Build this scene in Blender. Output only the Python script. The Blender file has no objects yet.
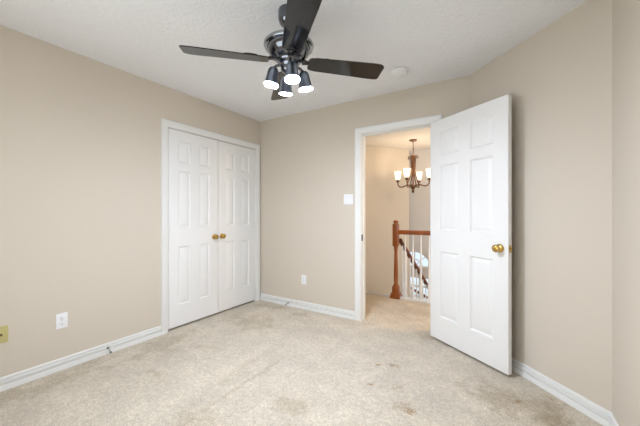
import bpy, bmesh, math, random
from mathutils import Vector, Matrix
random.seed(7)
S = bpy.context.scene
COL = S.collection
PI = math.pi
R = math.radians

# ------------------------------------------------------------------ camera
cd = bpy.data.cameras.new('camera')
cd.sensor_width = 36.0
cd.lens = 16.65
cd.clip_start = 0.02
cam = bpy.data.objects.new('camera', cd)
COL.objects.link(cam)
cam.location = (0, 0, 1.186)
cam.rotation_euler = (R(90), 0, R(32.1))
S.camera = cam

# ------------------------------------------------------------------ world, daylight, exposure
S.view_settings.view_transform = 'Standard'
S.view_settings.look = 'None'
S.view_settings.gamma = 1.0
S.view_settings.use_curve_mapping = False
S.view_settings.exposure = 0.0
W = bpy.data.worlds.new('sky')
S.world = W
W.use_nodes = True
bg = W.node_tree.nodes['Background']
bg.inputs['Color'].default_value = (0.80, 0.90, 1.0, 1)
bg.inputs['Strength'].default_value = 1.25

def area_light(name, loc, direction, sx, sy, power, color):
    l = bpy.data.lights.new(name, 'AREA')
    l.shape = 'RECTANGLE'; l.size = sx; l.size_y = sy
    l.energy = power; l.color = color
    o = bpy.data.objects.new(name, l); COL.objects.link(o)
    o.location = loc
    o.rotation_euler = Vector(direction).to_track_quat('-Z', 'Y').to_euler()
    return o
# daylight coming in through the bedroom window behind the camera
area_light('window_daylight', (-1.15, -0.21, 1.30), (0, 1, 0.12), 1.9, 1.4, 22, (0.94, 0.955, 0.95))
# cool fill added at the hall's end wall to brighten the entry; no window there
area_light('entry_fill', (1.62, 5.0, 0.9), (-1, 0.3, 0.0), 1.2, 1.6, 42, (0.90, 0.95, 1.0))

# unseen warm fill added behind the open door to brighten the landing
pl = bpy.data.lights.new('landing_fill', 'POINT'); pl.energy = 62; pl.color = (1.0, 0.71, 0.43); pl.shadow_soft_size = 0.12
po = bpy.data.objects.new('landing_fill', pl); COL.objects.link(po); po.location = (0.75, 3.65, 2.1)

# ------------------------------------------------------------------ materials
MATS = {}
def new_mat(name):
    m = bpy.data.materials.new(name); m.use_nodes = True
    MATS[name] = m
    nt = m.node_tree
    return m, nt, nt.nodes['Principled BSDF']
def lin(r, g, b):
    f = lambda c: (c/255/12.92) if c/255 <= 0.04045 else ((c/255+0.055)/1.055)**2.4
    return (f(r), f(g), f(b), 1)
def node(nt, typ, **kw):
    n = nt.nodes.new(typ)
    for k, v in kw.items(): setattr(n, k, v)
    return n
def simple(name, col, rough=0.5, metal=0.0, var=0.03, scale=20, bump=0.0, bscale=200, coat=0.0, spec=0.5):
    m, nt, p = new_mat(name)
    tc = node(nt, 'ShaderNodeTexCoord')
    nz = node(nt, 'ShaderNodeTexNoise'); nz.inputs['Scale'].default_value = scale; nz.inputs['Detail'].default_value = 4
    nt.links.new(tc.outputs['Object'], nz.inputs['Vector'])
    hsv = node(nt, 'ShaderNodeHueSaturation'); hsv.inputs['Color'].default_value = col
    mr = node(nt, 'ShaderNodeMapRange'); mr.inputs['To Min'].default_value = 1-var; mr.inputs['To Max'].default_value = 1+var
    nt.links.new(nz.outputs['Fac'], mr.inputs['Value'])
    nt.links.new(mr.outputs['Result'], hsv.inputs['Value'])
    nt.links.new(hsv.outputs['Color'], p.inputs['Base Color'])
    p.inputs['Roughness'].default_value = rough
    p.inputs['Metallic'].default_value = metal
    p.inputs['Coat Weight'].default_value = coat
    p.inputs['Specular IOR Level'].default_value = spec
    if bump:
        n2 = node(nt, 'ShaderNodeTexNoise'); n2.inputs['Scale'].default_value = bscale; n2.inputs['Detail'].default_value = 3
        nt.links.new(tc.outputs['Object'], n2.inputs['Vector'])
        b = node(nt, 'ShaderNodeBump'); b.inputs['Strength'].default_value = bump; b.inputs['Distance'].default_value = 0.004 if bump < 0.95 else 0.0105
        nt.links.new(n2.outputs['Fac'], b.inputs['Height']); nt.links.new(b.outputs['Normal'], p.inputs['Normal'])
    return m
WALL = simple('wall_paint', lin(207, 197, 182), 0.75, var=0.012, scale=1.3, bump=0.12, bscale=140, spec=0.25)
CEIL = simple('ceiling_texture', lin(234, 235, 237), 0.9, var=0.03, scale=90, bump=1.0, bscale=42, spec=0.1)
HCEIL = simple('hall_ceiling_paint', lin(232, 226, 218), 0.9, var=0.02, scale=60, bump=0.4, bscale=90, spec=0.1)
TRIM = simple('trim_paint', lin(227, 226, 223), 0.38, var=0.01, scale=4)
DOOR = simple('door_paint', lin(229, 228, 226), 0.40, var=0.008, scale=3, bump=0.03, bscale=60)
BRASS = simple('polished_brass', (0.56, 0.38, 0.11, 1), 0.18, 1.0, var=0.05)
STEEL = simple('steel', (0.42, 0.41, 0.40, 1), 0.3, 1.0)
NICKEL = simple('black_nickel', (0.17, 0.18, 0.20, 1), 0.14, 1.0, var=0.05)
RINGM = simple('pewter_ring', (0.33, 0.36, 0.38, 1), 0.22, 1.0, var=0.05)
SHADEM = simple('gunmetal_shade', (0.30, 0.34, 0.43, 1), 0.30, 1.0, var=0.05)  # gunmetal, its colour lightened to carry the glow of the lamps
BLACKGLOSS = simple('black_gloss_metal', (0.012, 0.013, 0.016, 1), 0.18, 0.0, coat=0.6)
PLASTIC = simple('white_plastic', lin(236, 236, 238), 0.35, var=0.005)
IVORY = simple('aged_ivory_plastic', lin(190, 180, 122), 0.4, var=0.03)
SLOT = simple('dark_slot', lin(70, 72, 78), 0.6)
RUBBER = simple('rubber_tip', lin(120, 118, 114), 0.7)
BRONZE = simple('antique_bronze', (0.20, 0.10, 0.055, 1), 0.36, 0.75, var=0.25, scale=25)
CONCRETE = simple('exterior_ground', lin(150, 148, 140), 0.9, var=0.1)
HALLWALL = WALL
ENTRYWALL = simple('entry_wall_daylit', lin(216, 214, 212), 0.75, var=0.012, scale=1.3, bump=0.12, bscale=140, spec=0.25)  # wall paint made lighter and greyer, standing in for daylight on this wall

def wood(name, c1, c2, rough, scale=6.0, axis=(1, 1, 0.08), coat=0.0):
    m, nt, p = new_mat(name)
    tc = node(nt, 'ShaderNodeTexCoord'); mp = node(nt, 'ShaderNodeMapping')
    mp.inputs['Scale'].default_value = axis
    nz = node(nt, 'ShaderNodeTexNoise'); nz.inputs['Scale'].default_value = scale*8; nz.inputs['Detail'].default_value = 5
    cr = node(nt, 'ShaderNodeValToRGB')
    cr.color_ramp.elements[0].position = 0.3; cr.color_ramp.elements[0].color = c1
    cr.color_ramp.elements[1].position = 0.7; cr.color_ramp.elements[1].color = c2
    nt.links.new(tc.outputs['Object'], mp.inputs['Vector']); nt.links.new(mp.outputs['Vector'], nz.inputs['Vector'])
    nt.links.new(nz.outputs['Fac'], cr.inputs['Fac']); nt.links.new(cr.outputs['Color'], p.inputs['Base Color'])
    p.inputs['Roughness'].default_value = rough; p.inputs['Coat Weight'].default_value = coat
    return m
OAK = wood('honey_oak', lin(122, 60, 14), lin(160, 86, 26), 0.35, coat=0.2)
DARKOAK = wood('dark_stained_oak', lin(96, 46, 26), lin(128, 66, 38), 0.4, coat=0.1)
BLADE = wood('dark_fan_blade', lin(18, 17, 17), lin(28, 26, 25), 0.10, axis=(0.08, 1, 1), coat=0.2)

def glass(name):
    m, nt, p = new_mat(name)
    out = nt.nodes['Material Output']
    tr = node(nt, 'ShaderNodeBsdfTransparent'); gl = node(nt, 'ShaderNodeBsdfGlossy'); gl.inputs['Roughness'].default_value = 0.02
    fr = node(nt, 'ShaderNodeFresnel'); fr.inputs['IOR'].default_value = 1.45
    mx = node(nt, 'ShaderNodeMixShader')
    tr.inputs['Color'].default_value = (0.93, 0.96, 0.97, 1)
    nt.links.new(fr.outputs['Fac'], mx.inputs['Fac']); nt.links.new(tr.outputs['BSDF'], mx.inputs[1]); nt.links.new(gl.outputs['BSDF'], mx.inputs[2])
    nt.links.new(mx.outputs['Shader'], out.inputs['Surface'])
    return m
GLASS = glass('window_glass')

def emissive(name, col, strength, base=(0.9, 0.9, 0.9, 1)):
    m, nt, p = new_mat(name)
    p.inputs['Base Color'].default_value = base
    p.inputs['Emission Color'].default_value = col
    p.inputs['Emission Strength'].default_value = strength
    return m
LENS = emissive('lit_lamp_lens', (0.83, 0.915, 1.07, 1), 640)
SHADEGLASS = emissive('lit_frosted_glass_shade', (1.0, 0.83, 0.58, 1), 1.7, (0.9, 0.85, 0.75, 1))

def carpet(name, base, stains):
    m, nt, p = new_mat(name)
    L = nt.links
    tc = node(nt, 'ShaderNodeTexCoord')
    def noise(scale, detail=3, rough=0.55):
        n = node(nt, 'ShaderNodeTexNoise'); n.inputs['Scale'].default_value = scale; n.inputs['Detail'].default_value = detail
        n.inputs['Roughness'].default_value = rough
        L.new(tc.outputs['Object'], n.inputs['Vector']); return n
    def ramp(n, a, b, lo, hi):
        r = node(nt, 'ShaderNodeMapRange'); r.interpolation_type = 'SMOOTHSTEP'
        for k, v in zip(('From Min', 'From Max', 'To Min', 'To Max'), (a, b, lo, hi)): r.inputs[k].default_value = v
        L.new(n, r.inputs['Value']); return r.outputs['Result']
    def math_(op, a, b):
        n = node(nt, 'ShaderNodeMath', operation=op)
        for i, x in enumerate((a, b)):
            if isinstance(x, (int, float)): n.inputs[i].default_value = x
            else: L.new(x, n.inputs[i])
        return n.outputs[0]
    fine = noise(120, 3, 0.8); mid = noise(34, 5, 0.75); big = noise(2.3, 4, 0.6); patch = noise(6.5, 4, 0.65)
    v = math_('MULTIPLY', ramp(fine.outputs['Fac'], 0.33, 0.67, 0.74, 1.2), ramp(mid.outputs['Fac'], 0.3, 0.7, 0.84, 1.12))
    v = math_('MULTIPLY', v, ramp(big.outputs['Fac'], 0.35, 0.65, 0.93, 1.05))
    v = math_('MULTIPLY', v, ramp(patch.outputs['Fac'], 0.38, 0.66, 0.94, 1.04))
    hsv = node(nt, 'ShaderNodeHueSaturation'); hsv.inputs['Color'].default_value = base
    L.new(v, hsv.inputs['Value'])
    col = hsv.outputs['Color']
    sep = node(nt, 'ShaderNodeSeparateXYZ'); L.new(tc.outputs['Object'], sep.inputs['Vector'])
    for (x, y, rx, ry, amt, c) in stains:
        dx = math_('DIVIDE', math_('SUBTRACT', sep.outputs['X'], x), rx)
        dy = math_('DIVIDE', math_('SUBTRACT', sep.outputs['Y'], y), ry)
        d = math_('SQRT', math_('ADD', math_('MULTIPLY', dx, dx), math_('MULTIPLY', dy, dy)), 0.0)
        d = math_('ADD', d, ramp((mid if max(rx, ry) < 0.1 else patch).outputs['Fac'], 0.2, 0.8, -0.75, 0.75))
        f = ramp(d, 0.2, 1.15, amt, 0.0)
        mx = node(nt, 'ShaderNodeMix', data_type='RGBA', blend_type='MULTIPLY')
        L.new(f, mx.inputs['Factor']); L.new(col, mx.inputs['A']); mx.inputs['B'].default_value = c
        col = mx.outputs['Result']
    # the long vacuum crease across the room
    u = math_('ADD', sep.outputs['X'], math_('MULTIPLY', ramp(patch.outputs['Fac'], 0.2, 0.8, -0.03, 0.03), 1.0))
    ln = math_('ABSOLUTE', math_('SUBTRACT', u, -1.54), 0.0)
    inr = math_('MULTIPLY', ramp(sep.outputs['Y'], 0.7, 0.95, 0.0, 1.0), ramp(sep.outputs['Y'], 1.7, 2.0, 1.0, 0.0))
    f = math_('MULTIPLY', ramp(ln, 0.004, 0.03, 0.36, 0.0), inr)
    mx = node(nt, 'ShaderNodeMix', data_type='RGBA', blend_type='MULTIPLY')
    L.new(f, mx.inputs['Factor']); L.new(col, mx.inputs['A']); mx.inputs['B'].default_value = (0.70, 0.64, 0.56, 1)
    col = mx.outputs['Result']
    L.new(col, p.inputs['Base Color'])
    p.inputs['Roughness'].default_value = 0.97; p.inputs['Specular IOR Level'].default_value = 0.05
    p.inputs['Sheen Weight'].default_value = 0.15
    b = node(nt, 'ShaderNodeBump'); b.inputs['Strength'].default_value = 0.8; b.inputs['Distance'].default_value = 0.006
    bh = math_('ADD', fine.outputs['Fac'], mid.outputs['Fac'])
    L.new(bh, b.inputs['Height']); L.new(b.outputs['Normal'], p.inputs['Normal'])
    return m
BR = (0.62, 0.46, 0.30, 1); GR = (0.74, 0.68, 0.58, 1)
CARPET = carpet('beige_carpet', lin(206, 195, 177), [
    (-0.85, 2.20, 0.030, 0.024, 0.9, BR), (-0.74, 2.26, 0.05, 0.035, 0.6, BR), (-0.79, 1.92, 0.022, 0.020, 0.9, BR),
    (-0.48, 1.78, 0.035, 0.030, 0.95, BR), (-0.53, 1.80, 0.09, 0.06, 0.35, BR), (-0.62, 1.98, 0.05, 0.05, 0.3, BR), (0.06, 2.24, 0.03, 0.025, 0.8, BR),
    (-1.12, 1.45, 0.13, 0.10, 0.5, GR), (-2.21, 1.65, 0.12, 0.10, 0.35, GR),
    (0.10, 2.20, 0.36, 0.24, 0.65, GR), (0.30, 1.80, 0.22, 0.45, 0.85, GR),
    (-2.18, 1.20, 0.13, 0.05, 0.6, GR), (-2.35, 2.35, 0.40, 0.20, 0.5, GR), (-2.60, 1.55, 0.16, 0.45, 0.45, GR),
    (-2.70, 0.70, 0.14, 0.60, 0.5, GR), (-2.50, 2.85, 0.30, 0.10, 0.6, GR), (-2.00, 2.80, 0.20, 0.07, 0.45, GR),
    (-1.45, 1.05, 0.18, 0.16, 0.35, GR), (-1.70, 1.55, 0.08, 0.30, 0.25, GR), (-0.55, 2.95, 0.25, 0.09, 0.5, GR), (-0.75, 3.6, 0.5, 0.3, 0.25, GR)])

# ------------------------------------------------------------------ mesh helpers
class MB:
    def __init__(s): s.bm = bmesh.new()
    def box(s, lo, hi, bevel=0.0, M=None):
        r = bmesh.ops.create_cube(s.bm, size=1.0)
        vs = r['verts']
        c = [(a+b)/2 for a, b in zip(lo, hi)]; d = [abs(b-a) for a, b in zip(lo, hi)]
        for v in vs: v.co = Vector((v.co.x*d[0]+c[0], v.co.y*d[1]+c[1], v.co.z*d[2]+c[2]))
        if bevel:
            es = list({e for v in vs for e in v.link_edges})
            rr = bmesh.ops.bevel(s.bm, geom=es, offset=bevel, segments=2, profile=0.6, affect='EDGES')
            vs = list({v for f in rr['faces'] for v in f.verts} | {v for v in vs if v.is_valid})
        if M is not None: bmesh.ops.transform(s.bm, matrix=M, verts=vs)
        return s
    def prism(s, poly, z0, z1, M=None):
        a = [s.bm.verts.new((x, y, z0)) for x, y in poly]; b = [s.bm.verts.new((x, y, z1)) for x, y in poly]
        n = len(poly)
        s.bm.faces.new(list(reversed(a))); s.bm.faces.new(b)
        for i in range(n): s.bm.faces.new((a[i], a[(i+1) % n], b[(i+1) % n], b[i]))
        if M is not None: bmesh.ops.transform(s.bm, matrix=M, verts=a+b)
        return s
    def lathe(s, prof, M=None, seg=28, cap=True):
        # prof: list of (r, z) spun about Z
        rings = []
        for r, z in prof:
            rings.append([s.bm.verts.new((r*math.cos(2*PI*i/seg), r*math.sin(2*PI*i/seg), z)) for i in range(seg)])
        for k in range(len(rings)-1):
            for i in range(seg):
                j = (i+1) % seg
                s.bm.faces.new((rings[k][i], rings[k][j], rings[k+1][j], rings[k+1][i]))
        if cap:
            s.bm.faces.new(list(reversed(rings[0]))); s.bm.faces.new(rings[-1])
        if M is not None: bmesh.ops.transform(s.bm, matrix=M, verts=[v for r in rings for v in r])
        return s
    def tube(s, pts, rad, seg=10, M=None):
        pts = [Vector(p) for p in pts]; n = len(pts)
        rads = rad if isinstance(rad, (list, tuple)) else [rad]*n
        rings = []; up = None
        for i, p in enumerate(pts):
            t = (pts[min(i+1, n-1)]-pts[max(i-1, 0)]).normalized()
            if up is None:
                up = Vector((0, 0, 1)) if abs(t.z) < 0.9 else Vector((1, 0, 0))
            x = t.cross(up).normalized(); y = x.cross(t).normalized(); up = y
            rings.append([s.bm.verts.new(p + rads[i]*(x*math.cos(2*PI*k/seg)+y*math.sin(2*PI*k/seg))) for k in range(seg)])
        for k in range(n-1):
            for i in range(seg):
                j = (i+1) % seg
                s.bm.faces.new((rings[k][i], rings[k][j], rings[k+1][j], rings[k+1][i]))
        s.bm.faces.new(list(reversed(rings[0]))); s.bm.faces.new(rings[-1])
        if M is not None: bmesh.ops.transform(s.bm, matrix=M, verts=[v for r in rings for v in r])
        return s
    def extrude_profile(s, prof, p0, p1, out, m0=0.0, m1=0.0):
        # prof: (u outwards from wall, v up) polygon run from p0 to p1 along a wall; m0/m1 mitre slopes
        p0 = Vector((p0[0], p0[1], 0)); p1 = Vector((p1[0], p1[1], 0)); o = Vector((out[0], out[1], 0)).normalized()
        t = (p1-p0).normalized()
        a = [s.bm.verts.new(p0 + o*u + t*(u*m0) + Vector((0, 0, v))) for u, v in prof]
        b = [s.bm.verts.new(p1 + o*u - t*(u*m1) + Vector((0, 0, v))) for u, v in prof]
        n = len(prof)
        s.bm.faces.new(a); s.bm.faces.new(list(reversed(b)))
        for i in range(n): s.bm.faces.new((a[i], b[i], b[(i+1) % n], a[(i+1) % n]))
        return s
    def build(s, name, mat, parent=None, loc=(0, 0, 0), rotz=0.0, smooth=35):
        bmesh.ops.recalc_face_normals(s.bm, faces=s.bm.faces)
        me = bpy.data.meshes.new(name); s.bm.to_mesh(me); s.bm.free()
        me.materials.append(mat)
        if smooth:
            me.polygons.foreach_set('use_smooth', [True]*len(me.polygons))
            me.set_sharp_from_angle(angle=R(smooth))
        o = bpy.data.objects.new(name, me); COL.objects.link(o)
        o.location = loc; o.rotation_euler = (0, 0, rotz)
        if parent is not None: o.parent = parent
        return o
def tag(o, label=None, cat=None, group=None, kind=None):
    if label: o['label'] = label
    if cat: o['category'] = cat
    if group: o['group'] = group
    if kind: o['kind'] = kind
    return o
def empty(name, loc, rotz=0.0, **kw):
    o = bpy.data.objects.new(name, None); COL.objects.link(o)
    o.empty_display_size = 0.1
    o.location = loc; o.rotation_euler = (0, 0, rotz)
    return tag(o, **kw)
def copy_tree(o, parent=None):
    c = o.copy(); COL.objects.link(c)
    if parent is not None: c.parent = parent
    for ch in list(o.children): copy_tree(ch, c)
    return c
def struct(mb, name, mat, label, cat, **kw):
    return tag(mb.build(name, mat, **kw), label, cat, kind='structure')
def T(x, y, z): return Matrix.Translation((x, y, z))
def RX(a): return Matrix.Rotation(a, 4, 'X')
def RY(a): return Matrix.Rotation(a, 4, 'Y')
def RZ(a): return Matrix.Rotation(a, 4, 'Z')

# ------------------------------------------------------------------ room shell
H = 2.44
XL, YB, YF, XR = -2.853, 3.0, -0.25, 0.495
TH = 0.115
CA, CB = (-0.274, 3.0), (0.495, 2.231)          # the two ends of the angled wall
CAo, CBo = (-0.2264, 3.115), (0.610, 2.2786)
OX0, OX1, OZ = -1.345, -0.583, 2.050            # clear opening of the bedroom doorway
CY0, CY1, CZ = 1.697, 2.909, 2.040              # closet opening
YL = 4.075                                      # edge of the upstairs landing

m = MB(); m.prism([(-3.62, YF-TH), (0.61, YF-TH), (0.61, 2.28), CAo, (1.7, 3.115), (1.7, YL), (-3.62, YL)], -0.25, 0.0)
struct(m, 'floor', CARPET, 'beige stained carpet running from the bedroom out to the landing', 'floor')
m = MB(); m.prism([(-3.62, YF-TH), (0.61, YF-TH), (0.61, 2.2786), CAo, (-3.62, 3.115)], H, H+0.1)
struct(m, 'ceiling', CEIL, 'white textured bedroom ceiling', 'ceiling')
m = MB(); m.prism([(-3.62, 3.115), (1.815, 3.115), (1.815, 6.3), (-3.62, 6.3)], H, H+0.1)
struct(m, 'ceiling_hall', HCEIL, 'pale ceiling of the landing with the chandelier hanging from it', 'ceiling')

def hole_wall_x(x0, x1, ya, yb, za, zb, holes):
    # slab normal to X with rectangular openings (y0,y1,z0,z1)
    m = MB(); y = ya
    for (h0, h1, z0, z1) in sorted(holes):
        m.box((x0, y, za), (x1, h0, zb))
        if z0 > za: m.box((x0, h0, za), (x1, h1, z0))
        if z1 < zb: m.box((x0, h0, z1), (x1, h1, zb))
        y = h1
    m.box((x0, y, za), (x1, yb, zb))
    return m
m = hole_wall_x(XL-TH, XL, YF-TH, YB+TH, 0, H, [(CY0-0.018, CY1+0.018, 0, CZ+0.018)])
struct(m, 'wall_left', WALL, 'beige wall with the white double closet doors', 'wall')
m = MB()
m.box((XL, YB, 0), (OX0-0.018, YB+TH, H))
m.box((OX0-0.018, YB, OZ+0.018), (OX1+0.018, YB+TH, H))
m.prism([(OX1+0.018, YB), CA, CAo, (OX1+0.018, YB+TH)], 0, H)
struct(m, 'wall_back', WALL, 'beige wall with the open bedroom doorway and light switch', 'wall')
m = MB(); m.prism([CA, CB, CBo, CAo], 0, H)
struct(m, 'wall_angle', WALL, 'beige angled wall behind the open white door', 'wall')
m = MB(); m.prism([CB, (XR, YF-TH), (XR+TH, YF-TH), CBo], 0, H)
struct(m, 'wall_right', WALL, 'narrow strip of beige wall at the right edge of the photo', 'wall')
# window wall behind the camera
m = MB()
m.box((XL, YF-TH, 0), (-2.15, YF, H)); m.box((-0.15, YF-TH, 0), (XR, YF, H))
m.box((-2.15, YF-TH, 0), (-0.15, YF, 0.55)); m.box((-2.15, YF-TH, 2.05), (-0.15, YF, H))
struct(m, 'wall_front', WALL, 'beige window wall opposite the doorway', 'wall')
wr = MB()
for x in (-2.15, -1.18, -0.19): wr.box((x, YF-0.09, 0.55), (x+0.04, YF-0.03, 2.05))
for z in (0.55, 1.28, 2.01): wr.box((-2.15, YF-0.09, z), (-0.15, YF-0.03, z+0.04))
w1 = struct(wr, 'window_1', TRIM, 'white framed bedroom window opposite the doorway', 'window')
MB().box((-2.12, YF-0.065, 0.58), (-0.18, YF-0.06, 2.02)).build('pane', GLASS, w1)
# closet interior behind the double doors
m = MB()
m.box((-3.62, 1.45, 0), (-3.56, 3.06, H)); m.box((-3.56, 1.45, 0), (XL-TH, 1.51, H)); m.box((-3.56, 3.0, 0), (XL-TH, 3.06, H))
struct(m, 'wall_closet', WALL, 'inside walls of the closet behind the double doors', 'wall')

# ------------------------------------------------------------------ landing, stairwell and entry hall beyond the doorway
A35 = R(35)
dv = Vector((math.sin(A35), math.cos(A35), 0)); nv = Vector((-math.cos(A35), math.sin(A35), 0))   # stair direction and its left normal
P1 = Vector((-1.615, 5.885, 0)); P0 = P1 - dv*3.4
m = MB(); m.prism([(P0.x, P0.y), (P1.x, P1.y), ((P1+nv*0.1).x, (P1+nv*0.1).y), ((P0+nv*0.1).x, (P0+nv*0.1).y)], -1.6, H)
struct(m, 'wall_stair', HALLWALL, 'warm tan wall beside the stairs seen through the doorway', 'wall')
# entry wall with arched window: slab built as polygon in XZ with an arched and a rectangular hole
YE = 6.05
def arch_wall():
    m = MB(); bm = m.bm
    x0, x1, z0, z1 = -1.95, 1.815, -1.6, H
    cx, rz, cz = -1.56, 0.335, 0.10
    def slab(poly):
        a = [bm.verts.new((x, YE, z)) for x, z in poly]; b = [bm.verts.new((x, YE+0.11, z)) for x, z in poly]
        n = len(poly); bm.faces.new(a); bm.faces.new(list(reversed(b)))
        for i in range(n): bm.faces.new((a[i], b[i], b[(i+1) % n], a[(i+1) % n]))
    N = 20
    ang = [PI*i/N for i in range(N+1)]
    arc = [(cx+rz*math.cos(t), cz+rz*math.sin(t)) for t in ang]
    for i in range(N):
        (xa, za), (xb, zb) = arc[i], arc[i+1]
        slab([(xa, za), (xa, z1), (xb, z1), (xb, zb)])
    slab([(cx+rz, z0), (x1, z0), (x1, z1), (cx+rz, z1)]); slab([(x0, z0), (cx-rz, z0), (cx-rz, z1), (x0, z1)])
    slab([(cx-rz, -0.08), (cx+rz, -0.08), (cx+rz, cz), (cx-rz, cz)])
    slab([(cx-rz, z0), (cx+rz, z0), (cx+rz, -1.2), (cx-rz, -1.2)])
    return m
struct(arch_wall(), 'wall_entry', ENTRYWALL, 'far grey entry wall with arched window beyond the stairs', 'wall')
m = MB(); m.box((1.7, 3.115, -1.6), (1.815, YE, H)); struct(m, 'wall_hall_right', HALLWALL, 'end wall of the landing hidden behind the open door', 'wall')
m = MB(); m.box((-3.62, 3.115, -1.6), (-3.56, YE, H)); struct(m, 'wall_hall_left', HALLWALL, 'end wall of the landing beyond the door jamb', 'wall')
m = MB(); m.box((-3.56, YL-0.02, -1.6), (1.7, YL-0.001, -0.25)); struct(m, 'wall_landing', HALLWALL, 'wall below the edge of the landing', 'wall')
m = MB(); m.box((-3.62, YL, -1.7), (1.815, 6.3, -1.6)); struct(m, 'floor_entry', CONCRETE, 'lower entry floor at the foot of the stairs', 'floor')
m = MB(); m.box((-2.9, YL, -0.06), (1.7, YL+0.018, 0.022), 0.004)
struct(m, 'trim_landing', TRIM, 'white edge strip along the carpeted landing', 'trim')
# stairs
A10 = R(10)
sd_ = Vector((math.sin(A10), math.cos(A10), 0)); sn_ = Vector((-math.cos(A10), math.sin(A10), 0))
NP = Vector((-1.296, YL, 0))
m = MB()
for k in range(7):
    a = NP + Vector((0.03, 0.02, 0)) + sd_*(0.235*k); b = a + sd_*0.25
    m.prism([(a.x, a.y), (b.x, b.y), ((b+sn_*0.80).x, (b+sn_*0.80).y), ((a+sn_*0.80).x, (a+sn_*0.80).y)], -1.6, -0.2-0.2*k)
struct(m, 'floor_stairs', CARPET, 'carpeted stairs going down beside the tan wall', 'stairs')
# arched window + lower window
def ring(cx, cz, r0, r1, y0, y1, m, a0=0, a1=PI, N=20):
    bm = m.bm; rows = []
    for i in range(N+1):
        t = a0+(a1-a0)*i/N; c, s = math.cos(t), math.sin(t)
        rows.append([bm.verts.new((cx+r*c, y, cz+r*s)) for r, y in ((r0, y0), (r1, y0), (r1, y1), (r0, y1))])
    for i in range(N):
        for k in range(4):
            bm.faces.new((rows[i][k], rows[i][(k+1) % 4], rows[i+1][(k+1) % 4], rows[i+1][k]))
    bm.faces.new(rows[0]); bm.faces.new(list(reversed(rows[-1])))
m = MB(); ring(-1.56, 0.10, 0.30, 0.335, YE+0.02, YE+0.07, m)
m.box((-1.895, YE+0.02, 0.10), (-1.225, YE+0.07, 0.125))
for t in (45, 90, 135):
    m.box((0, -0.012, -0.008), (0.31, 0.012, 0.008), M=T(-1.56, YE+0.045, 0.11) @ RY(-R(t)))
ring(-1.56, 0.10, 0.145, 0.16, YE+0.03, YE+0.06, m)
w2 = struct(m, 'window_2', TRIM, 'bright arched window low in the entry wall, behind the balusters', 'window')
m = MB(); pts = [(-1.56+0.31*math.cos(PI*i/24), 0.11+0.31*math.sin(PI*i/24)) for i in range(25)]
a = [m.bm.verts.new((x, YE+0.043, z)) for x, z in pts]; b = [m.bm.verts.new((x, YE+0.047, z)) for x, z in pts]
m.bm.faces.new(a); m.bm.faces.new(list(reversed(b)))
for i in range(25): m.bm.faces.new((a[i], b[i], b[(i+1) % 25], a[(i+1) % 25]))
m.build('pane', GLASS, w2)
m = MB()
for x in (-1.895, -1.69, -1.475, -1.26): m.box((x, YE+0.02, -1.2), (x+0.035, YE+0.07, -0.08))
for z in (-1.2, -0.95, -0.72, -0.50, -0.30, -0.115): m.box((-1.895, YE+0.02, z), (-1.225, YE+0.07, z+0.03))
w3 = struct(m, 'window_3', TRIM, 'lower gridded window under the arched window in the entry wall', 'window')
MB().box((-1.87, YE+0.043, -1.18), (-1.25, YE+0.047, -0.1)).build('pane', GLASS, w3)

# ------------------------------------------------------------------ baseboards and casings
BB = [(0, 0), (0.018, 0), (0.018, 0.036), (0.017, 0.038), (0.006, 0.039), (0.006, 0.047), (0.016, 0.049), (0.016, 0.062), (0.014, 0.064), (0.004, 0.065), (0.004, 0.073), (0.011, 0.075), (0.009, 0.084), (0.003, 0.089), (0, 0.089)]
Q = math.tan(R(22.5))
CW = 0.068
m = MB(); m.extrude_profile(BB, (XL, YF), (XL, CY0-0.006-CW), (1, 0), 1, 0)
struct(m, 'baseboard_left', TRIM, 'white grooved baseboard along the wall left of the closet', 'baseboard')
m = MB(); m.extrude_profile(BB, (XL+0.02, YB), (OX0-0.006-CW, YB), (0, -1), 0, 0)
struct(m, 'baseboard_back', TRIM, 'white baseboard between the closet and the doorway', 'baseboard')
m = MB(); m.extrude_profile(BB, CA, CB, (-1, -1), Q, Q); m.extrude_profile(BB, (OX1+0.006+CW, YB), CA, (0, -1), 0, Q)
struct(m, 'baseboard_angle', TRIM, 'white baseboard along the angled wall behind the open door', 'baseboard')
m = MB(); m.extrude_profile(BB, CB, (XR, YF), (-1, 0), Q, 1)
struct(m, 'baseboard_right', TRIM, 'white baseboard at the lower right edge of the photo', 'baseboard')
m = MB(); m.extrude_profile(BB, (XL+0.02, YF), (XR-0.02, YF), (0, 1), 0, 0)
struct(m, 'baseboard_front', TRIM, 'white baseboard below the bedroom window', 'baseboard')

CP = [(0.0, 0.010), (0.006, 0.013), (0.030, 0.012), (0.040, 0.016), (0.052, 0.019), (0.064, 0.018), (CW, 0.012)]   # across casing: (w from inner edge, projection)
def casing(m, Mx, w, h, rev=0.006):
    # U-shaped mitred casing in local XZ plane, opening 0..w x 0..h, wall plane y=0, projecting -y
    bm = m.bm
    allv = []
    prof = [(0.0, 0.0)] + CP + [(CW, 0.0)]
    path = []
    for k in range(4):
        row = []
        for (u, d) in prof:
            o = rev+u
            x, z = [(-o, 0.0), (-o, h+o), (w+o, h+o), (w+o, 0.0)][k]
            row.append(bm.verts.new((x, -d, z)))
        path.append(row); allv += row
    n = len(prof)
    for k in range(3):
        for i in range(n-1):
            bm.faces.new((path[k][i], path[k][i+1], path[k+1][i+1], path[k+1][i]))
        bm.faces.new((path[k][n-1], path[k][0], path[k+1][0], path[k+1][n-1]))
    bm.faces.new(path[0]); bm.faces.new(list(reversed(path[3])))
    bmesh.ops.transform(bm, matrix=Mx, verts=allv)
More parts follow.
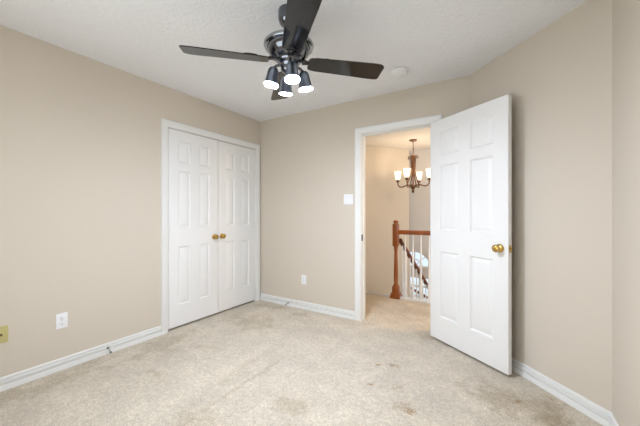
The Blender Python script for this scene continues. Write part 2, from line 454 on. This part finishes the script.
def jamb(m, Mx, w, h, depth, t=0.018, stop=None):
    m.box((-t, 0, 0), (0, depth, h+t), M=Mx); m.box((w, 0, 0), (w+t, depth, h+t), M=Mx); m.box((0, 0, h), (w, depth, h+t), M=Mx)
    if stop:
        a, b = stop
        m.box((0, a, 0), (0.011, b, h), M=Mx); m.box((w-0.011, a, 0), (w, b, h), M=Mx); m.box((0.011, a, h-0.011), (w-0.011, b, h), M=Mx)
DM = T(OX0, YB, 0)
m = MB(); casing(m, DM, OX1-OX0, OZ); jamb(m, DM, OX1-OX0, OZ, TH, stop=(0.04, 0.075))
casing(m, T(OX1, YB+TH, 0) @ RZ(PI), OX1-OX0, OZ)
tr1 = struct(m, 'trim_1', TRIM, 'white casing around the open bedroom doorway', 'door casing')
m = MB(); m.box((OX0-0.0005, YB+0.002, 0.878), (OX0+0.0022, YB+0.036, 0.948), 0.0008); m.build('strike_plate', SLOT, tr1)
# closet: local X -> world +Y reversed so that -y local faces +X world
KM = Matrix(((0, -1, 0, XL), (1, 0, 0, CY0), (0, 0, 1, 0), (0, 0, 0, 1)))
m = MB(); casing(m, KM, CY1-CY0, CZ); jamb(m, KM, CY1-CY0, CZ, TH)
struct(m, 'trim_2', TRIM, 'white casing around the double closet doors', 'door casing')

# ------------------------------------------------------------------ six panel doors
def door_mesh(w, h, th, stile, mull, Mx=None):
    m = MB(); bm = m.bm
    pw = (w-2*stile-mull)/2
    xs = [0, stile, stile+pw, stile+pw+mull, w-stile, w]
    zs = [0, 0.215, 0.815, 1.010, 1.600, 1.688, 1.910, h]
    for side in (0, 1):
        y0 = 0.0 if side == 0 else th
        sg = 1 if side == 0 else -1
        for i in range(5):
            for j in range(7):
                xa, xb, za, zb = xs[i], xs[i+1], zs[j], zs[j+1]
                lv = [(0.0, 0.0)]
                if i in (1, 3) and j in (1, 3, 5): lv += [(0.003, 0.005), (0.010, 0.012), (0.018, 0.012), (0.040, 0.003), (0.042, 0.0025)]
                rings = [[bm.verts.new(c) for c in ((xa+o, y0+sg*d, za+o), (xb-o, y0+sg*d, za+o), (xb-o, y0+sg*d, zb-o), (xa+o, y0+sg*d, zb-o))] for o, d in lv]
                for k in range(len(rings)-1):
                    for q in range(4):
                        bm.faces.new((rings[k][q], rings[k][(q+1) % 4], rings[k+1][(q+1) % 4], rings[k+1][q]))
                bm.faces.new(rings[-1])
    for i in range(5):
        for z in (0, h): bm.faces.new([bm.verts.new(c) for c in ((xs[i], 0, z), (xs[i+1], 0, z), (xs[i+1], th, z), (xs[i], th, z))])
    for j in range(7):
        for x in (0, w): bm.faces.new([bm.verts.new(c) for c in ((x, 0, zs[j]), (x, 0, zs[j+1]), (x, th, zs[j+1]), (x, th, zs[j]))])
    bmesh.ops.remove_doubles(bm, verts=bm.verts, dist=0.0002)
    return m
KNOB = [(0.0005, 0.0), (0.031, 0.0), (0.032, 0.003), (0.029, 0.007), (0.016, 0.010), (0.0115, 0.014), (0.0115, 0.026), (0.017, 0.031), (0.0245, 0.037), (0.0275, 0.045), (0.0265, 0.053), (0.020, 0.059), (0.009, 0.0615), (0.0005, 0.062)]
SMALLKNOB = [(r*0.98, z*0.80) for r, z in KNOB]
def hinge(loc, parent, mat, a=0.0):
    m = MB(); m.lathe([(0.0045, -0.045), (0.006, -0.044), (0.006, 0.044), (0.0045, 0.046)], seg=12)
    m.box((-0.004, 0.003, -0.044), (0.020, 0.0055, 0.044))
    return m.build('hinge', mat, parent, loc=loc, rotz=a)

# the open bedroom door: pivots on the right jamb, swung about 145 degrees into the room
PIN = Vector((OX1-0.001, YB-0.012, 0))
ANG = R(-34.5)
DW, DH, DT = 0.757, 2.02, 0.035
d1 = door_mesh(DW, DH, DT, 0.118, 0.115)
bmesh.ops.transform(d1.bm, matrix=T(0.003, -0.046, 0.0), verts=d1.bm.verts)
door1 = d1.build('door_1', DOOR, loc=(PIN.x, PIN.y, 0.021), rotz=ANG, smooth=20)
tag(door1, 'white six panel door swung open into the bedroom with brass knob', 'door', kind='structure')
kz = 0.905
MB().lathe(KNOB, M=T(DW-0.06, -0.0465, kz) @ RX(PI/2)).build('door_knob', BRASS, door1)
MB().lathe(KNOB, M=T(DW-0.06, -0.0105, kz) @ RX(-PI/2)).build('door_knob', BRASS, door1)
m = MB(); m.box((DW+0.0026, -0.040, kz-0.028), (DW+0.0040, -0.017, kz+0.028)); m.lathe([(0.009, 0), (0.009, 0.010)], M=T(DW+0.003, -0.028, kz) @ RY(PI/2), seg=12)
m.build('latch_plate', BRASS, door1)
for z in (0.20, 1.0, 1.82): hinge((0, 0.0, z), door1, STEEL)
m = MB(); m.lathe([(0.004, 0.0), (0.006, 0.002), (0.006, 0.05), (0.003, 0.056)], M=T(0, 0, 1.985), seg=12); m.build('hinge_pin', STEEL, door1)

# closet doors
LW = (CY1-CY0-0.014)/2
def closet_door(name, y0, flip, label):
    d = door_mesh(LW, 2.012, 0.035, 0.108, 0.104)
    o = d.build(name, DOOR, smooth=20)
    o.matrix_world = Matrix(((0, -1, 0, XL-0.001), (1, 0, 0, y0), (0, 0, 1, 0.022), (0, 0, 0, 1)))
    tag(o, label, 'closet door', kind='structure')
    kx = LW-0.048 if not flip else 0.048
    MB().lathe(SMALLKNOB, M=T(kx, -0.0005, 0.890) @ RX(PI/2)).build('door_knob', BRASS, o)
    hx = -0.002 if not flip else LW+0.002
    for z in (0.20, 1.0, 1.80): hinge((hx, -0.004, z), o, TRIM, 0.0 if not flip else PI)
    return o
closet_door('door_2', CY0+0.003, False, 'closet door leaf farther from the room corner, hinged on the left')
closet_door('door_3', CY0+0.011+LW, True, 'closet door leaf beside the room corner, hinged on the right')

# ------------------------------------------------------------------ ceiling fan
FAN = Vector((-1.140, 1.453, H))
fan = empty('ceiling_fan', FAN, R(32.1), label='dark four blade ceiling fan with four lit spot lamps', cat='ceiling fan')
# everything below in fan-local coordinates: x = camera right, y = away, z = down from the ceiling (negative)
MB().lathe([(0.064, 0.0), (0.066, -0.010), (0.065, -0.055), (0.058, -0.078), (0.040, -0.095), (0.022, -0.104), (0.016, -0.108)]).build('canopy', NICKEL, fan)
MB().lathe([(0.0125, -0.10), (0.0125, -0.185)], seg=16).build('downrod', NICKEL, fan)
MB().lathe([(0.018, -0.165), (0.034, -0.170), (0.040, -0.182), (0.095, -0.190), (0.120, -0.200), (0.133, -0.212), (0.133, -0.232), (0.128, -0.252), (0.122, -0.270), (0.108, -0.287), (0.088, -0.298), (0.072, -0.303), (0.070, -0.312)], seg=48).build('motor_housing', NICKEL, fan)
MB().lathe([(0.130, -0.205), (0.148, -0.207), (0.153, -0.213), (0.154, -0.222), (0.150, -0.230), (0.142, -0.233), (0.130, -0.233), (0.130, -0.205)], seg=56, cap=False).build('trim_ring', RINGM, fan)
MB().lathe([(0.070, -0.308), (0.074, -0.314), (0.070, -0.324), (0.052, -0.334), (0.046, -0.350), (0.050, -0.362), (0.046, -0.378), (0.030, -0.392), (0.012, -0.402), (0.010, -0.416), (0.004, -0.422)], seg=36).build('light_kit', NICKEL, fan)
def blade_outline():
    pts = []
    L0, L1 = 0.122, 0.618
    top = [(L0, 0.040), (L0+0.012, 0.052), (L0+0.05, 0.060), (0.40, 0.067), (0.54, 0.0735), (0.590, 0.0745), (L1-0.008, 0.070), (L1, 0.060)]
    bot = [(L1, -0.046), (L1-0.010, -0.062), (L1-0.028, -0.071), (0.54, -0.0725), (0.40, -0.067), (L0+0.05, -0.060), (L0+0.012, -0.052), (L0, -0.040)]
    return top+bot
def blade_mb():
    m = MB(); m.prism(list(reversed(blade_outline())), -0.003, 0.003)
    es = [e for e in m.bm.edges if abs(e.verts[0].co.z-e.verts[1].co.z) < 1e-6]
    bmesh.ops.bevel(m.bm, geom=es, offset=0.0015, segments=1, affect='EDGES')
    return m
def iron_mb():
    m = MB()
    out = [(0.085, 0.020), (0.125, 0.015), (0.165, 0.017), (0.185, 0.030), (0.200, 0.050), (0.235, 0.056), (0.262, 0.050), (0.270, 0.040), (0.258, 0.031), (0.228, 0.028), (0.222, 0.016),
           (0.285, 0.013), (0.298, 0.0), (0.285, -0.013), (0.222, -0.016), (0.228, -0.028), (0.258, -0.031), (0.270, -0.040), (0.262, -0.050), (0.235, -0.056), (0.200, -0.050), (0.185, -0.030), (0.165, -0.017), (0.125, -0.015), (0.085, -0.020)]
    m.prism(list(reversed(out)), 0.0035, 0.010)
    m.tube([(0.070, 0, 0.018), (0.095, 0, 0.014), (0.125, 0, 0.008)], 0.011, seg=8)
    return m
BA0 = 13.0
bl = blade_mb().build('blade', BLADE, fan)
bi = iron_mb().build('blade_bracket', BLACKGLOSS, bl)
for k in range(4):
    b = bl if k == 0 else copy_tree(bl, fan)
    b.location = (0, 0, -0.316)
    b.rotation_euler = (Matrix.Rotation(R(BA0+90*k), 3, 'Z') @ Matrix.Rotation(R(-12), 3, 'X')).to_euler()
# lamp arms, shades and lenses
def lamp_M(az, tilt=9):
    return RZ(az) @ T(0.094, 0, -0.375) @ RY(R(-tilt))
SH = [(0.010, 0.010), (0.022, 0.006), (0.030, -0.006), (0.034, -0.026), (0.0365, -0.055), (0.041, -0.080), (0.0475, -0.098), (0.0480, -0.101), (0.0455, -0.100), (0.039, -0.080), (0.034, -0.055), (0.031, -0.026), (0.020, -0.010)]
for k in range(4):
    az = R(17+90*k)
    M_ = lamp_M(az)
    sh = MB().lathe(SH, M=M_, seg=32).build('lamp_shade', SHADEM, fan)
    MB().lathe([(0.010, -0.060), (0.030, -0.070), (0.0385, -0.086), (0.0385, -0.097), (0.034, -0.103), (0.020, -0.1085), (0.002, -0.110)], M=M_, seg=28).build('lamp_bulb', LENS, sh)
    p_ = M_ @ Vector((0, 0, 0.008)); c_, s_ = math.cos(az), math.sin(az)
    MB().tube([(0.03*c_, 0.03*s_, -0.352), (0.055*c_, 0.055*s_, -0.345), (0.072*c_, 0.072*s_, -0.350), tuple(p_)], 0.0085).build('lamp_arm', NICKEL, fan)
# pull chain
m = MB(); m.tube([(0.035, -0.03, -0.37), (0.036, -0.031, -0.43)], 0.0012, seg=6); m.lathe([(0.001, 0), (0.004, -0.004), (0.004, -0.016), (0.001, -0.02)], M=T(0.036, -0.031, -0.43), seg=10)
m.build('pull_chain', STEEL, fan)

# ------------------------------------------------------------------ smoke detector
sd = tag(MB().lathe([(0.068, 0.0), (0.072, -0.004), (0.072, -0.014), (0.066, -0.018), (0.064, -0.022), (0.058, -0.034), (0.045, -0.040), (0.001, -0.041)], seg=40).build('smoke_detector', PLASTIC, loc=(-0.787, 2.58, H)),
         'round white smoke detector on the ceiling near the doorway', 'smoke detector')
m = MB(); m.lathe([(0.0585, -0.0335), (0.0625, -0.0262), (0.0632, -0.0262), (0.0592, -0.0345)], seg=40, cap=False); m.build('vent_ring', CEIL, sd)
MB().lathe([(0.010, -0.0405), (0.010, -0.043), (0.001, -0.0435)], M=T(0.02, -0.02, 0), seg=14).build('test_button', PLASTIC, sd)

# ------------------------------------------------------------------ wall plates (local: x along wall, -y out of wall, z up)
def plate(name, w, h, mat, loc, rotz, label, cat):
    m = MB(); m.box((-w/2, -0.006, -h/2), (w/2, 0.0, h/2), 0.0022)
    return tag(m.build(name, mat, loc=loc, rotz=rotz), label, cat)
def outlet(loc, rotz, label):
    o = plate('power_outlet', 0.070, 0.114, PLASTIC, loc, rotz, label, 'power outlet')
    for dz in (-0.0195, 0.0195):
        m = MB(); m.lathe([(0.0165, 0.005), (0.0165, 0.0078), (0.015, 0.0085)], M=T(0, 0, dz) @ RX(PI/2), seg=24)
        rc = m.build('receptacle', PLASTIC, o)
        m = MB()
        m.box((-0.0075, -0.0092, dz+0.000), (-0.0052, -0.0083, dz+0.009)); m.box((0.0052, -0.0092, dz+0.001), (0.0075, -0.0083, dz+0.008))
        m.lathe([(0.0028, 0.0083), (0.0028, 0.0092)], M=T(0, 0, dz-0.007) @ RX(PI/2), seg=10)
        m.build('slots', SLOT, rc)
    MB().lathe([(0.003, 0.0055), (0.0028, 0.0072), (0.001, 0.0076)], M=RX(PI/2), seg=12).build('screw', STEEL, o)
    return o
RL = PI/2
outlet((XL, 0.861, 0.370), RL, 'white double power outlet low on the wall left of the closet')
outlet((-2.115, YB, 0.362), 0, 'small white power outlet low on the wall between closet and doorway')
cp = plate('cable_plate', 0.070, 0.114, IVORY, (XL, 0.5405, 0.373), RL, 'yellowed cable jack plate at the left edge of the photo', 'wall plate')
m = MB(); m.lathe([(0.0075, 0.005), (0.0075, 0.009), (0.0048, 0.009), (0.0048, 0.018), (0.003, 0.018)], M=RX(PI/2), seg=12); m.build('cable_jack', simple('dull_brass', (0.16, 0.10, 0.05, 1), 0.4, 1.0), cp)
for dz in (-0.042, 0.042): MB().lathe([(0.003, 0.0055), (0.0028, 0.0072), (0.001, 0.0076)], M=T(0, 0, dz) @ RX(PI/2), seg=12).build('screw', IVORY, cp)
sw = plate('light_switch', 0.116, 0.116, PLASTIC, (-1.502, YB, 1.340), 0, 'white two gang light switch plate beside the doorway', 'light switch')
for dx in (-0.023, 0.023):
    m = MB(); m.box((dx-0.0055, -0.0066, -0.0125), (dx+0.0055, -0.0055, 0.0125)); m.box((dx-0.0042, -0.017, -0.004), (dx+0.0042, -0.006, 0.008), 0.001)
    m.build('toggle', PLASTIC, sw)
    for dz in (-0.030, 0.030): MB().lathe([(0.003, 0.0055), (0.0028, 0.0072), (0.001, 0.0076)], M=T(dx, 0, dz) @ RX(PI/2), seg=12).build('screw', STEEL, sw)

# ------------------------------------------------------------------ spring door stops on the baseboards
def door_stop(loc, rotz, label, droop):
    o = empty('door_stop', loc, rotz, label=label, cat='door stop')
    MB().lathe([(0.009, 0.0), (0.010, 0.002), (0.007, 0.008)], M=RX(PI/2), seg=14).build('base', SLOT, o)
    pts = []
    for i in range(97):
        t = i/96; a = t*2*PI*12; y = -0.006-0.040*t; z = -droop*t*t
        pts.append((0.0048*math.cos(a), y, z+0.0048*math.sin(a)))
    MB().tube(pts, 0.0011, seg=6).build('spring', STEEL, o)
    MB().lathe([(0.0065, 0.0), (0.008, 0.002), (0.008, 0.012), (0.005, 0.015)], M=T(0, -0.044, -droop) @ RX(PI/2), seg=14).build('rubber_tip', RUBBER, o)
    return o
door_stop((XL+0.0155, 1.163, 0.050), RL, 'spring door stop on the baseboard left of the closet', 0.024)
door_stop((-2.35, YB-0.0155, 0.042), 0, 'spring door stop on the baseboard between closet and doorway', 0.010)

# ------------------------------------------------------------------ stair railing on the landing
rail = empty('stair_railing', (-1.300, YL-0.004, 0.0), 0, label='oak newel post and level handrail with white balusters on the landing', cat='stair railing')
m = MB()
m.box((-0.068, -0.068, 0.0), (0.068, 0.068, 0.045), 0.006); m.box((-0.058, -0.058, 0.045), (0.058, 0.058, 0.075), 0.008)
m.box((-0.042, -0.042, 0.07), (0.042, 0.042, 0.165), 0.004)
m.lathe([(0.042, 0.160), (0.040, 0.175), (0.030, 0.185), (0.033, 0.195), (0.026, 0.206), (0.027, 0.25), (0.030, 0.32), (0.027, 0.45), (0.023, 0.60), (0.022, 0.66), (0.028, 0.675), (0.024, 0.69), (0.030, 0.71), (0.036, 0.735)], seg=24)
m.box((-0.039, -0.039, 0.725), (0.039, 0.039, 1.035), 0.008)
m.lathe([(0.038, 1.028), (0.026, 1.040), (0.024, 1.048), (0.036, 1.056), (0.038, 1.066), (0.030, 1.078), (0.012, 1.086), (0.001, 1.088)], seg=24)
m.build('newel_post', OAK, rail)
m = MB()
prof = [(-0.026, 0.892), (-0.026, 0.906), (-0.032, 0.918), (-0.031, 0.938), (-0.020, 0.950), (0.020, 0.950), (0.031, 0.938), (0.032, 0.918), (0.026, 0.906), (0.026, 0.892)]
a = [m.bm.verts.new((0.04, y, z)) for y, z in prof]; b = [m.bm.verts.new((2.985, y, z)) for y, z in prof]
m.bm.faces.new(a); m.bm.faces.new(list(reversed(b)))
for i in range(len(prof)): m.bm.faces.new((a[i], b[i], b[(i+1) % len(prof)], a[(i+1) % len(prof)]))
m.build('handrail', OAK, rail)
MB().box((0.066, -0.032, 0.0), (2.985, 0.032, 0.030), 0.004).build('shoe_rail', TRIM, rail)
def baluster_mb(h0, h1):
    m = MB(); k = h1-h0
    m.box((-0.016, -0.016, h0), (0.016, 0.016, h0+0.24*k), 0.002)
    m.lathe([(0.015, h0+0.238*k), (0.012, h0+0.25*k), (0.015, h0+0.262*k), (0.010, h0+0.28*k), (0.0145, h0+0.40*k), (0.012, h0+0.62*k), (0.0095, h0+0.80*k), (0.0085, h1)], seg=14)
    return m
bp = baluster_mb(0.028, 0.895).build('baluster', TRIM, rail)
for k in range(27):
    b = bp if k == 0 else bp.copy()
    if k: COL.objects.link(b); b.parent = rail
    b.location = (0.130+0.105*k, 0, 0)

# descending handrail with its own balusters along the stairs
start = Vector((-1.262, YL+0.062, 0)); sl = 0.85; LEN = 1.40; ZT = 1.03
sr = empty('stair_handrail', (start.x, start.y, -0.20), 0, label='dark wooden handrail sloping down the stairs behind the balusters', cat='stair railing')
m = MB()
prof = [(-0.024, -0.050), (-0.030, -0.018), (-0.020, 0.0), (0.020, 0.0), (0.030, -0.018), (0.024, -0.050)]
a, b = [], []
for u, z in prof:
    q = sn_*(-u)
    a.append(m.bm.verts.new((q.x, q.y, ZT+z))); e = q+sd_*LEN; b.append(m.bm.verts.new((e.x, e.y, ZT+z-sl*LEN)))
m.bm.faces.new(a); m.bm.faces.new(list(reversed(b)))
for i in range(6): m.bm.faces.new((a[i], b[i], b[(i+1) % 6], a[(i+1) % 6]))
m.build('handrail', DARKOAK, sr)
for k in range(11):
    s_ = 0.075+0.1175*k
    zt = ZT-sl*s_-0.045; zb = -0.2*int((s_+0.04)/0.235)
    e = sd_*s_
    o = baluster_mb(zb, zt).build('baluster', TRIM, sr); o.location = (e.x, e.y, 0); o.rotation_euler = (0, 0, -A10)

# lower handrail across the foot of the stairwell
A0, A1 = Vector((-1.60, 5.92, -0.30)), Vector((-0.75, 5.92, -0.667))
lr = empty('lower_handrail', (A0.x, A0.y, -1.6), 0, label='lower dark wooden handrail in front of the gridded entry window', cat='stair railing')
MB().tube([A0-Vector((A0.x, A0.y, -1.6)), A1-Vector((A0.x, A0.y, -1.6))], 0.026, seg=10).build('handrail', DARKOAK, lr)
for t in (0.04, 0.96):
    p = A0.lerp(A1, t)
    MB().box((-0.025, -0.025, 0), (0.025, 0.025, p.z+1.6), 0.003).build('post', TRIM, lr, loc=(p.x-A0.x, p.y-A0.y, 0))

# ------------------------------------------------------------------ chandelier
CH = Vector((-1.345, 5.15, H))
ch = empty('chandelier', CH, R(32.1), label='bronze chandelier with lit frosted bell shades hanging beyond the doorway', cat='chandelier')
MB().lathe([(0.062, 0.0), (0.066, -0.006), (0.060, -0.018), (0.030, -0.028), (0.010, -0.036), (0.008, -0.05)], seg=28).build('canopy', BRONZE, ch)
MB().lathe([(0.007, -0.045), (0.007, -0.14), (0.011, -0.143), (0.011, -0.152), (0.007, -0.155), (0.007, -0.30)], seg=12).build('stem', BRONZE, ch)
m = MB(); m.lathe([(0.010, -0.262), (0.040, -0.268), (0.044, -0.280), (0.036, -0.292), (0.022, -0.31), (0.014, -0.34), (0.012, -0.47), (0.012, -0.52), (0.012, -0.79), (0.034, -0.802), (0.044, -0.818), (0.034, -0.836), (0.014, -0.850), (0.026, -0.868), (0.026, -0.884), (0.012, -0.902), (0.003, -0.920)], seg=24)
m.build('column', BRONZE, ch)
for k in range(4):
    a = R(7+90*k); c, s = math.cos(a), math.sin(a)
    # strap bowing from the upper collar down and out to the base
    pr = [(0.030, -0.285), (0.042, -0.33), (0.036, -0.42), (0.036, -0.52), (0.052, -0.62), (0.088, -0.72), (0.112, -0.775), (0.100, -0.812), (0.070, -0.815), (0.060, -0.79), (0.075, -0.775)]
    MB().tube([(r*c, r*s, z) for r, z in pr], [0.010]*7+[0.009, 0.008, 0.007, 0.005], seg=8).build('strap', BRONZE, ch)
    # scroll at the collar
    pr = [(0.040, -0.30), (0.070, -0.275), (0.085, -0.295), (0.080, -0.325), (0.062, -0.325), (0.060, -0.305)]
    a2 = a+R(45); c2, s2 = math.cos(a2), math.sin(a2)
    MB().tube([(r*c2, r*s2, z) for r, z in pr], 0.009, seg=8).build('scroll', BRONZE, ch)
def arm_path():
    P = [(0.030, -0.80), (0.070, -0.775), (0.11, -0.770), (0.15, -0.785), (0.195, -0.800), (0.24, -0.795), (0.268, -0.765), (0.276, -0.725), (0.276, -0.695)]
    return P
for k in range(4):
    a = R(52+90*k); c, s = math.cos(a), math.sin(a)
    ar = MB().tube([(r*c, r*s, z) for r, z in arm_path()], 0.0105, seg=9).build('arm', BRONZE, ch)
    Mx = T(0.276*c, 0.276*s, 0)
    MB().lathe([(0.010, -0.715), (0.030, -0.700), (0.034, -0.690), (0.022, -0.684), (0.022, -0.655), (0.026, -0.652)], M=Mx, seg=18).build('candle_cup', BRONZE, ar)
    MB().lathe([(0.024, -0.668), (0.034, -0.660), (0.044, -0.630), (0.050, -0.590), (0.052, -0.560), (0.058, -0.532), (0.061, -0.525), (0.056, -0.532), (0.048, -0.560), (0.046, -0.590), (0.040, -0.630), (0.030, -0.655), (0.012, -0.660)], M=Mx, seg=24).build('shade', SHADEGLASS, ar)
    l = bpy.data.lights.new('chandelier_bulb', 'POINT'); l.energy = 1.8; l.color = (1.0, 0.80, 0.58); l.shadow_soft_size = 0.03
    lo = bpy.data.objects.new('chandelier_bulb', l); COL.objects.link(lo); lo.parent = ch; lo.location = (0.276*c, 0.276*s, -0.515)
